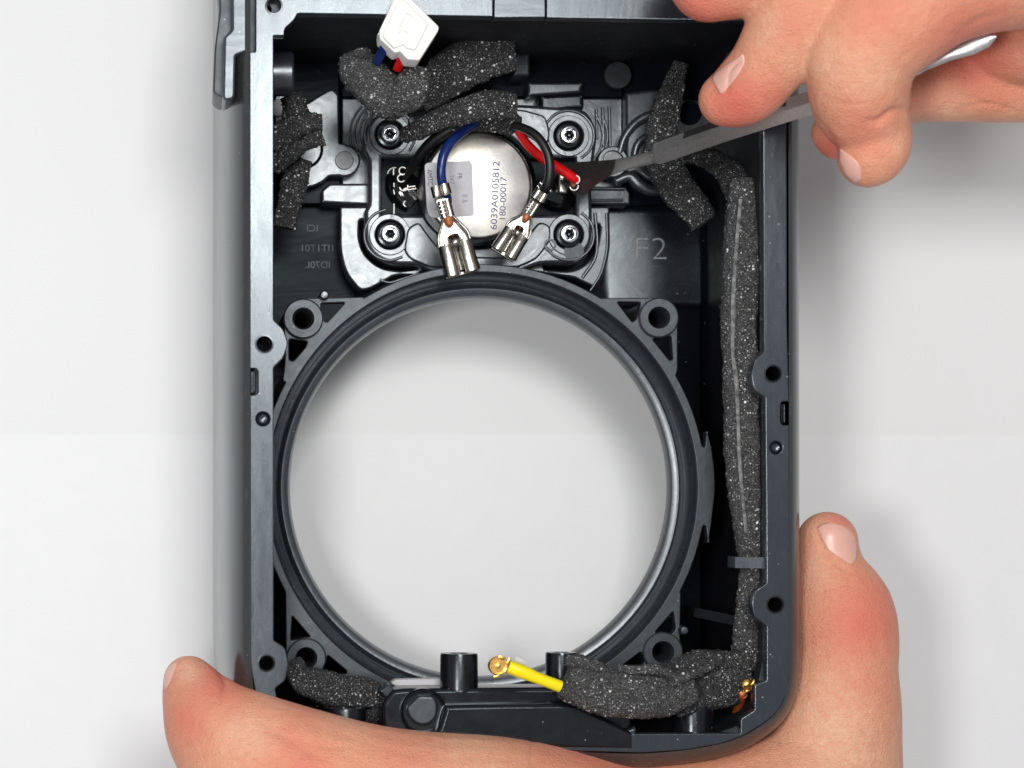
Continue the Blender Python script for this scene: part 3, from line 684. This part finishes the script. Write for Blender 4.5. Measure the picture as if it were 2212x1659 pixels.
for (x, y, w, h, a) in ((1083,1420,16,7,-20),(1072,1461,14,6,8),(1098,1428,7,16,-15),(1092,1448,8,12,-18)):
    boxm('plug_tab', P(x, y, .74), (R(w), R(h), .14), 'gold', g, (0,0,math.radians(a)), .015)
g = lathe('gold_plug', P(1612,1478,-.35), [(.11,-.1),(.13,.02),(.11,.10),(.06,.14),(0,.15)], 'gold', A, 20)
tube('plug_tab', [(1616,1483,-.2,4),(1626,1476,-.15,5),(1629,1468,-.15,3)], 'gold', g, 8, 3)
tube('plug_tab', [(1604,1498,-.3,3),(1612,1493,-.2,5),(1621,1490,-.2,3)], 'gold', g, 8, 3)
tube('plug_tab', [(1609,1486,-.2,5),(1622,1484,-.1,6)], 'gold', g, 8)
tube('plug_tab', [(1599,1494,-.25,5),(1604,1500,-.25,6),(1608,1492,-.2,4)], 'copper', g, 8, 3)
tube('orange_lead', [(1606,1500,-.6,9),(1598,1520,-1.2,10),(1590,1545,-1.8,10)], 'orange', A, 14, 5)
o = foam('foam_strip', [(632,1425,-1.7,14),(650,1462,-1.6,28),(690,1482,-1.5,36),(740,1494,-1.5,36),(790,1498,-1.5,34),(822,1500,-1.6,26)], None, hr=.6, seed=14)
tag(o, 'speckled foam strip in the lower left corner above the knuckles', 'foam strip', G)
o = foam('foam_strip', [(806,1500,-1.7,16),(804,1540,-1.6,14),(802,1580,-1.6,14)], None, hr=.5, seed=15)
tag(o, 'narrow upright foam tail left of the round knob, running down behind the finger', 'foam strip', G)

# ------------------------------------------------------------------ wire harness
Hn = thing('wire_harness', 'wire harness with white plug, foam wrapping, blue, red and black wires and two spade terminals', 'wire harness')
foam('foam_wrap', [(768,122,-1.0,34),(782,152,-.8,43),(815,190,-.6,45),(845,220,-.7,40),(862,240,-1.0,24)], Hn, 'foamdust', hr=.6, e=2.3, amp=.045, seed=20)
foam('foam_wrap', [(852,232,-.7,24),(880,205,-.45,36),(897,175,-.4,33),(903,150,-.5,24)], Hn, 'foamdust', hr=.6, e=2.3, amp=.045, seed=21)
foam('foam_wrap', [(900,214,-3.0,34),(945,178,-3.0,44),(1005,138,-3.0,52),(1060,120,-3.0,46),(1112,114,-3.0,38)], Hn, 'foam', hr=.3, e=2.4, seed=22)
foam('foam_wrap', [(868,296,-2.6,13),(925,268,-2.0,22),(1000,242,-1.6,27),(1060,228,-1.6,32),(1110,230,-1.8,28)], Hn, 'foam', hr=.55, e=2.3, seed=23)
foam('foam_wrap', [(975,270,-3.1,16),(1040,256,-2.8,26),(1095,262,-2.7,28),(1113,280,-2.8,16)], Hn, 'foam', hr=.5, e=2.6, seed=24)
# plug
zc_ = .75
plug = plate('white_plug', [rnd([(856,-12,6),(884,-6,4),(948,57,4),(947,66,4),(906,130,4),(880,128,4),(865,111,3),(853,114,4),(821,84,3),(819.5,66,4)], 3)], -.15, .62, 'white', Hn, .03)
plate('plug_face', [rnd([(863,-4,4),(878,2,4),(926,52,4),(898,108,6),(878,104,3),(872,96,2),(851,104,4),(828,80,3),(829,68,4)], 3),
      rnd([(880,28,2),(890,34,2),(874,66,2),(882,72,2),(875,84,2),(862,74,2),(868,64,2),(864,60,2)], 2)], .55, .72, 'white', plug, .04)
plate('plug_slot', [rnd([(893,22,2),(899,27,2),(893,38,2),(887,33,2)], 1)], .6, .735, 'white', plug, .02)
boxm('plug_latch', P(822,74,.35), (.14,.06,.3), 'white', plug, (0,0,math.radians(30)), .02)
def ribbonwire(name, a, b, w, mat):
    A_, B_ = P(*a), P(*b); d = (B_-A_)
    return boxm(name, (A_+B_)/2, (d.length, R(w, a[2]), .16), mat, Hn, (0, -math.asin(d.z/d.length), math.atan2(d.y, d.x)), .05, 3)
ribbonwire('blue_wire', (838,88,.3), (813,136,-.55), 21, 'blue')
ribbonwire('red_wire', (876,104,.3), (858,150,-.5), 20, 'red')
# long wires
tube('blue_wire', [(1030,266,-2.7,8),(1002,283,-2.6,10),(977,304,-2.4,10.5),(959,333,-2.3,10.5),(953,368,-2.3,10),(956,398,-2.4,10.5),(964,425,-2.6,11),(967,438,-2.7,10)], 'blue', Hn, 24)
tube('black_wire', [(1015,262,-3.2,12),(972,280,-3.3,14),(935,305,-3.5,13),(905,338,-3.8,11),(882,375,-4.2,8),(870,398,-4.4,6)], 'blackwire', Hn, 22)
tube('black_wire', [(1098,272,-2.7,9),(1125,275,-2.5,9.5),(1158,293,-2.3,10),(1180,325,-2.2,10),(1188,360,-2.2,10.5),(1184,395,-2.3,11),(1170,418,-2.5,11),(1162,432,-2.6,9)], 'blackwire', Hn, 22)
tube('red_wire', [(1106,262,-2.8,8),(1120,285,-2.9,9),(1142,315,-3.1,10),(1170,340,-3.3,10),(1205,362,-3.5,10.5),(1236,382,-3.6,10.5),(1246,390,-3.65,9)], 'red', Hn, 24)
tube('bare_end', [(1240,385,-3.7,10),(1242,402,-3.8,9)], 'copper', Hn, 16)
curl(1263-20,388,9,-80,80,-3.5,1.6,Hn); curl(1240,402,9,-10,170,-3.5,1.6,Hn)
# spade terminals
def spade(pts_axis, sc, zt, lab):
    (x0,y0), (x1,y1) = pts_axis; t = (Vector((x1,y1))-Vector((x0,y0))).normalized(); s = Vector((-t.y, t.x))
    def q(u, v_): w = Vector((x0,y0))+t*u*sc+s*v_*sc; return (w.x, w.y)
    sp = link('spade_terminal', None, None, Hn); sp['label'] = lab
    cl = [q(-14,-22),q(-12,22),q(10,20),q(10,-20)]
    for sg in (-1, 1):
        a = q(-12, 9*sg); b = q(11, 10*sg)
        tube('crimp_wing', [(*a, zt+.06, 12.5*sc), (*q(-4, 9.4*sg), zt+.065, 12.2*sc), (*q(6, 9.8*sg), zt+.06, 12*sc), (*b, zt+.05, 12*sc)], 'tin', sp, 18, 4, flat=.75)
    plate('neck', [rnd([q(8,-15),q(8,15),q(62,14),q(80,24),q(100,33),q(112,36),q(190,36),q(190,-36),q(112,-36),q(100,-33),q(80,-24),q(62,-14)], 3)], zt-.28, zt-.20, 'tin', sp, .02, zt)
    for sg in (-1, 1):
        tube('barrel_roll', [(*q(22, 7*sg), zt-.02, 8*sc), (*q(60, 7*sg), zt-.04, 8*sc)], 'tin', sp, 16, flat=.9)
    for u in (32, 40, 49):
        tube('serration', [(*q(u, 3), zt+.07, 1.6), (*q(u, 13), zt+.05, 1.6)], 'solder', sp, 6)
    tube('bare_strands', [(*q(58,0), zt-.05, 10*sc), (*q(74,0), zt-.1, 9*sc), (*q(80,0), zt-.16, 4*sc)], 'copper', sp, 14)
    # clear-looking cup
    for sg in (-1, 1):
        tube('cup_edge', [(*q(62,12*sg), zt-.05, 3*sc), (*q(80,22*sg), zt-.02, 3.2*sc), (*q(100,33*sg), zt, 3.4*sc), (*q(118,35*sg), zt, 3*sc)], 'tin', sp, 10)
    for sg in (-1, 1):
        tube('receptacle_roll', [(*q(120,21*sg), zt-.08, 17*sc), (*q(150,21*sg), zt-.05, 17.5*sc), (*q(188,22*sg), zt-.05, 18*sc)], 'tin', sp, 26, 6, flat=.75)
    tube('spring_tongue', [(*q(104,0), zt-.1, 13*sc), (*q(118,-2), zt+.02, 11*sc), (*q(135,2), zt-.05, 5*sc), (*q(180,1), zt-.12, 5*sc)], 'tin', sp, 14, 5, flat=.6)
    for u, v_ in ((112,-18),(118,20)): lathe('dimple', P(*q(u, v_), zt+.05), [(.05,-.1),(.05,.03),(.03,.06),(0,.065)], 'solder', sp, 12)
    return sp
spade(((953,412),(1000,590)), .98, -2.3, 'larger spade terminal on the blue wire, reaching over the ring')
spade(((1166,424),(1080,560)), .78, -2.3, 'smaller spade terminal on the thin black wire, tilted to the left')

# ------------------------------------------------------------------ steel tool
Tl = thing('spudger', 'slim steel pry tool held between the fingers, its flat blade by the tweeter', 'hand tool')
def loft(name, secs, mat, parent, ang=30):
    """secs: lists of world points, same count"""
    v = [p for s in secs for p in s]; m_ = len(secs[0]); f = []
    for i in range(len(secs)-1):
        for k in range(m_):
            a, b = i*m_+k, i*m_+(k+1) % m_; f.append((a, b, b+m_, a+m_))
    f.append(tuple(range(m_))); f.append(tuple(range((len(secs)-1)*m_, len(secs)*m_)))
    me = mesh(name, v, f, ang=ang); bm = bmesh.new(); bm.from_mesh(me); bmesh.ops.recalc_face_normals(bm, faces=bm.faces); bm.to_mesh(me); bm.free(); smooth(me, ang)
    return link(name, me, mat, parent)
# blade: sections given by (top edge px, bottom edge px, z, thickness)
def flatsecs(rows):
    out = []
    for (xa, ya, xb, yb, z, th, tw) in rows:
        a, b = P(xa, ya, z+tw), P(xb, yb, z-tw); m_ = (a+b)/2
        out.append([a, m_+Vector((0,0,th/2)), b, m_-Vector((0,0,th/2))])
    return out
loft('blade', flatsecs([(1222,362,1222,398,-3.95,.05,-.10),(1234,351,1240,420,-3.85,.06,-.2),(1262,349,1266,417,-3.5,.07,-.2),(1300,347,1296,394,-3.0,.09,-.14),(1330,344,1320,377,-2.7,.16,-.02)]), 'darksteel', Tl, 12)
def roundsecs(rows, n=12):
    out = []
    for (xa, ya, xb, yb, z, th) in rows:
        a, b = P(xa, ya, z), P(xb, yb, z); m_ = (a+b)/2; s = (a-b)/2
        out.append([m_+s*math.cos(2*PI*k/n)+Vector((0,0,th/2*math.sin(2*PI*k/n))) for k in range(n)])
    return out
loft('neck', roundsecs([(1322,345,1310,384,-2.9,.10),(1345,341,1338,372,-2.65,.2),(1375,335,1375,362,-2.3,.24),(1405,326,1411,354,-1.95,.27),(1424,321,1430,350,-1.7,.29)]), 'steel', Tl, 40)
def hexsecs(rows, ph=0.42):
    out = []
    for i, (x, y, z, r) in enumerate(rows):
        c = P(x, y, z); a, b = rows[max(i-1,0)], rows[min(i+1,len(rows)-1)]
        t = (P(*b[:3])-P(*a[:3])).normalized(); s = t.cross(Vector((0,0,1))).normalized(); u = s.cross(t)
        rr_ = R(r, z); out.append([c+(s*math.cos(ph+k*PI/3)+u*math.sin(ph+k*PI/3))*rr_ for k in range(6)])
    return out
loft('handle', hexsecs([(1423,331,-1.7,24),(1427,330,-1.65,27),(1560,283,-.3,28),(1750,222,1.35,29),(1850,190,1.9,26),(1960,160,2.3,20)]), 'handle', Tl, 15)
loft('handle_shade', hexsecs([(1430,316,-1.52,15),(1560,270,-.17,15),(1700,222,1.12,13)]), 'darksteel', Tl, 15)  # strip added over the upper face; its dark reflection is in the colour
loft('spoon_end', roundsecs([(1950,148,1955,176,2.3,.2),(1995,128,2000,152,2.6,.16),(2045,105,2055,130,2.9,.12),(2090,84,2105,117,3.1,.10),(2125,74,2137,101,3.2,.08),(2146,74,2149,86,3.25,.05),(2152,77,2152,79,3.27,.03)]), 'steel', Tl, 40)

# ------------------------------------------------------------------ hands
def ico():
    bm = bmesh.new(); bmesh.ops.create_icosphere(bm, subdivisions=3, radius=1)
    v = np.array([q.co[:] for q in bm.verts]); f = np.array([[w.index for w in q.verts] for q in bm.faces]); bm.free(); return v, f
IV, IF = ico()
def organic(name, chains, vox, sm_it, label, cat, creases=(), reds=(), pales=()):
    V, F, n = [], [], 0
    for ch in chains:
        pts = spline([c if len(c) == 5 else (*c, 1.0) for c in ch], 10) if len(ch) > 1 else [np.array(ch[0])]
        last = None
        for p in pts:
            c = P(p[0], p[1], p[2]); r = R(p[3], p[2])
            if last is not None and (c-last).length < .10: continue
            last = c
            V.append(IV*np.array([r, r, r*p[4]])+np.array(c)); F.append(IF+n); n += len(IV)
    V = np.vstack(V); F = np.vstack(F)
    me = bpy.data.meshes.new(name); me.from_pydata(V.tolist(), [], F.tolist())
    o = bpy.data.objects.new(name, me); COL.objects.link(o)
    md = o.modifiers.new('r', 'REMESH'); md.mode = 'VOXEL'; md.voxel_size = vox; md.use_smooth_shade = True
    md = o.modifiers.new('s', 'SMOOTH'); md.factor = .5; md.iterations = sm_it
    me = bake(o)
    N = len(me.vertices); co = np.empty(N*3, 'f'); me.vertices.foreach_get('co', co); co = co.reshape(-1, 3)
    no = np.empty(N*3, 'f'); me.vertices.foreach_get('normal', no); no = no.reshape(-1, 3)
    kk = (H-co[:, 2])/H/100; px = NX+(co[:, 0]-CX)/kk; py = NY-(co[:, 1]-CY)/kk
    up = np.clip(no[:, 2]*2+.6, 0, 1)
    for path, depth, w in creases:
        pp = spline([(*q, 0) for q in path], 8) if len(path) > 2 else [Vector((*q, 0)) for q in path]
        d = np.full(N, 1e9); L = len(pp); fade = np.ones(N)
        for i in range(L-1):
            a, b = pp[i], pp[i+1]; ab = b-a; l2 = max(ab.length_squared, 1e-6)
            t = np.clip(((px-a.x)*ab.x+(py-a.y)*ab.y)/l2, 0, 1)
            dd = np.hypot(px-(a.x+t*ab.x), py-(a.y+t*ab.y)); mk = dd < d; d = np.where(mk, dd, d)
            g = (i+t)/(L-1); fade = np.where(mk, np.clip(4*g, 0, 1)*np.clip(4*(1-g), 0, 1), fade)
        co -= no*(depth*np.exp(-(d/w)**2)*up*(.3+.7*fade))[:, None]
    me.vertices.foreach_set('co', co.reshape(-1)); me.update()
    col = np.zeros((N, 4), 'f'); col[:, 3] = 1
    for (x, y, r, s) in reds: col[:, 0] = np.maximum(col[:, 0], s*np.exp(-((px-x)**2+(py-y)**2)/r**2))
    for (x, y, r, s) in pales: col[:, 1] = np.maximum(col[:, 1], s*np.exp(-((px-x)**2+(py-y)**2)/r**2))
    at = me.color_attributes.new('tint', 'FLOAT_COLOR', 'POINT'); at.data.foreach_set('color', col.reshape(-1))
    for p in me.polygons: p.use_smooth = True
    me.materials.clear(); o = link(name, me, 'skin'); tag(o, label, cat)
    return o
def nail(hand, name, outline, lift=.018, mat='nail', label=None):
    """a thin shell lying on the finger under the outline"""
    me = hand.data; bv = BVHTree.FromPolygons([q.co for q in me.vertices], [tuple(p.vertices) for p in me.polygons])
    o_ = Vector((CX, CY, H)); lp = rnd(outline, 8, 5); cx = sum(p[0] for p in lp)/len(lp); cy = sum(p[1] for p in lp)/len(lp)
    v, f = [], []; K = 7; n = len(lp)
    for k in range(K+1):
        s = k/K
        for (x, y) in (lp if k else [(cx, cy)]*1):
            xx, yy = cx+(x-cx)*s, cy+(y-cy)*s
            d = (P(xx, yy, 0)-o_).normalized(); hit, nn, _, _ = bv.ray_cast(o_, d)
            if hit is None: hit = v[-1].copy() if v else P(xx, yy, 0); nn = Vector((0,0,1))
            v.append(hit+nn*(lift*.45*(1.0 if s < .9 else .1)+.012*(1-s*s)))
    for k in range(n): f.append((0, 1+k, 1+(k+1) % n))
    for r in range(K-1):
        for k in range(n):
            a, b = 1+r*n+k, 1+r*n+(k+1) % n; f.append((a, a+n, b+n, b))
    m2 = mesh(name, v, f, ang=180)
    bm = bmesh.new(); bm.from_mesh(m2); bmesh.ops.recalc_face_normals(bm, faces=bm.faces)
    for _ in range(2): bmesh.ops.smooth_vert(bm, verts=bm.verts, factor=.5, use_axis_x=True, use_axis_y=True, use_axis_z=True)
    bm.to_mesh(m2); bm.free()
    o = link(name, m2, mat, hand); md = o.modifiers.new('thick', 'SOLIDIFY'); md.thickness = .008; md.offset = -1
    if label: o['label'] = label
    return o
# lower hand: forefinger along the bottom edge, palm, thumb up the right side
low = [
 [(408,1472,-.9,57),(432,1520,-.6,82),(470,1580,-.2,113),(540,1640,.1,146),(640,1695,.3,170),(760,1742,.3,186),(900,1775,.3,198),(1050,1790,.1,203),(1180,1803,-.6,203),(1320,1822,-1.4,196),(1500,1828,-1.4,204),(1640,1800,-1.6,212),(1760,1740,-1.8,190)],
 [(500,1800,-1.8,130),(700,1880,-1.6,190),(1000,1940,-1.5,220),(1300,1960,-1.6,230),(1600,1920,-1.8,240),(1760,1850,-2,190)],
 [(1787,1170,-1.6,66),(1788,1205,-1.6,70),(1796,1255,-1.6,84),(1815,1320,-1.6,112),(1822,1380,-1.6,117),(1818,1450,-1.6,119),(1812,1530,-1.6,132),(1795,1620,-1.8,150),(1780,1740,-2,168)],
]
LH = organic('hand', low, .06, 14, 'left hand gripping the enclosure from below, its thumb upright on the right', 'hand',
  creases=[([(1150,1590),(1148,1640),(1152,1659)], .03, 5), ([(560,1560),(640,1600),(700,1640)], .05, 16), ([(466,1430),(486,1470),(478,1500)], .06, 8),
           ([(1820,1346),(1860,1352),(1900,1368)], .018, 4), ([(1850,1400),(1890,1412),(1915,1430)], .014, 4), ([(1790,1338),(1830,1342),(1870,1356)], .016, 3.5),
           ([(700,1600),(640,1640),(600,1690)], .03, 8), ([(1500,1640),(1600,1620),(1690,1560)], .02, 10), ([(640,1590),(700,1610),(770,1612)], .02, 6),
           ([(1840,1240),(1810,1220),(1780,1190),(1766,1150)], .05, 5)],
  reds=[(1860,1345,95,.8),(1820,1120,35,.55),(470,1460,70,.75),(400,1560,60,.6),(620,1600,80,.35),(1300,1640,120,.5),(660,1680,60,.7),(1880,1480,70,.4),(900,1650,110,.4),(1700,1290,60,.3)],
  pales=[(1780,1560,90,.6),(410,1450,30,.7),(540,1590,50,.6),(1000,1600,120,.4),(1760,1240,40,.5),(1800,1620,120,.7)])
nail(LH, 'thumb_nail', [(1762,1136,6),(1780,1126,14),(1815,1128,20),(1846,1148,20),(1855,1180,12),(1852,1212,8),(1842,1222,6),(1822,1211,14),(1788,1191,14),(1772,1164,10)], .012)
0 and nail(LH, 'cuticle', [(1832,1216,2),(1846,1222,3),(1850,1236,3),(1846,1244,2),(1838,1234,3)], .02, 'nailtip')
nail(LH, 'finger_nail', [(352,1470,6),(358,1440,10),(374,1424,8),(384,1430,8),(376,1452,10),(364,1480,8),(356,1492,4)], .012)
# upper hand
up_ = [
 [(1535,-42,2.4,90),(1600,-62,2.6,100),(1700,-100,2.8,112),(1850,-190,2.6,130),(2010,-290,2.4,160)],                         # middle finger
 [(1569,214,1.7,60),(1592,206,1.8,70),(1622,184,2.0,79),(1655,145,2.3,82),(1692,90,2.6,92),(1735,15,2.9,108),(1790,-70,3.0,130),(1900,-180,3.0,170),(2020,-280,3,180)],
 [(1878,336,2.4,70,.9),(1890,318,2.5,77,.9),(1894,282,2.5,75,.9)],
 [(1894,282,2.5,72),(1862,226,2.7,101),(1856,165,3.1,112),(1870,95,3.3,126),(1940,15,3.5,142),(2040,-55,3.5,152),(2180,-85,3.4,150),(2330,-90,3.4,150)],
 [(1793,286,1.0,41),(1812,300,1.0,46),(1850,262,.8,60),(1900,215,.4,72),(1960,188,.2,80),(2040,180,.2,84),(2140,176,.1,89),(2260,168,0,98),(2360,160,0,110)],
 [(2120,90,.4,90),(2230,60,1.2,120),(2330,30,1.6,130)],
 [(2300,-120,3,190),(2600,-180,4,260),(3000,-280,5,300),(3500,-420,6,330)],
 [(2020,-280,3,190),(2180,-240,3,200),(2350,-150,2.6,220)],
]
UH = organic('hand', up_, .055, 11, 'right hand reaching in from the upper right, holding the steel tool', 'hand',
  creases=[([(1752,240),(1775,270),(1800,305),(1812,345)], .03, 6), ([(1966,236),(1925,244),(1900,262),(1880,262)], .09, 9), ([(1742,150),(1748,195),(1760,235)], .04, 5),
           ([(1620,120),(1580,150),(1570,205)], .04, 4), ([(2060,80),(2090,60),(2140,30)], .03, 10), ([(1915,-5),(1960,10),(2020,30)], .02, 10),
           ([(1840,60),(1800,110),(1790,160)], .012, 7), ([(1660,150),(1690,175),(1710,190)], .012, 6), ([(2230,180),(2240,210),(2232,250)], .03, 5),
           ([(2255,150),(2267,190),(2266,240)], .03, 5), ([(2060,205),(2110,215),(2150,235)], .03, 5), ([(2080,230),(2140,225),(2200,240)], .03, 4),
           ([(1780,215),(1840,225),(1900,215)], .014, 5)],
  reds=[(1590,230,75,1.0),(1650,215,60,.7),(1500,30,90,.8),(1570,45,80,.5),(1700,60,60,.35),(1860,270,80,.45),(2100,110,110,.8),(1790,320,40,.9),(1900,40,80,.3),(2180,60,80,.4),(1760,180,40,.3),(2010,200,60,.3)],
  pales=[(1760,140,60,.5),(1880,170,70,.3),(1640,60,50,.5),(1940,300,40,.3),(2050,240,60,.5)])
nail(UH, 'finger_nail', [(1607,113,4),(1612,130,8),(1602,154,10),(1582,180,10),(1562,203,8),(1555,205,4),(1547,190,8),(1536,170,5),(1541,160,5),(1572,137,8)], .014, label='long pale nail of the pointing finger')
nail(UH, 'finger_nail', [(1813,318,4),(1830,330,8),(1850,345,8),(1861,362,6),(1862,392,8),(1845,399,8),(1825,378,10),(1812,345,6)], .014, label='nail of the bent finger below the tool')
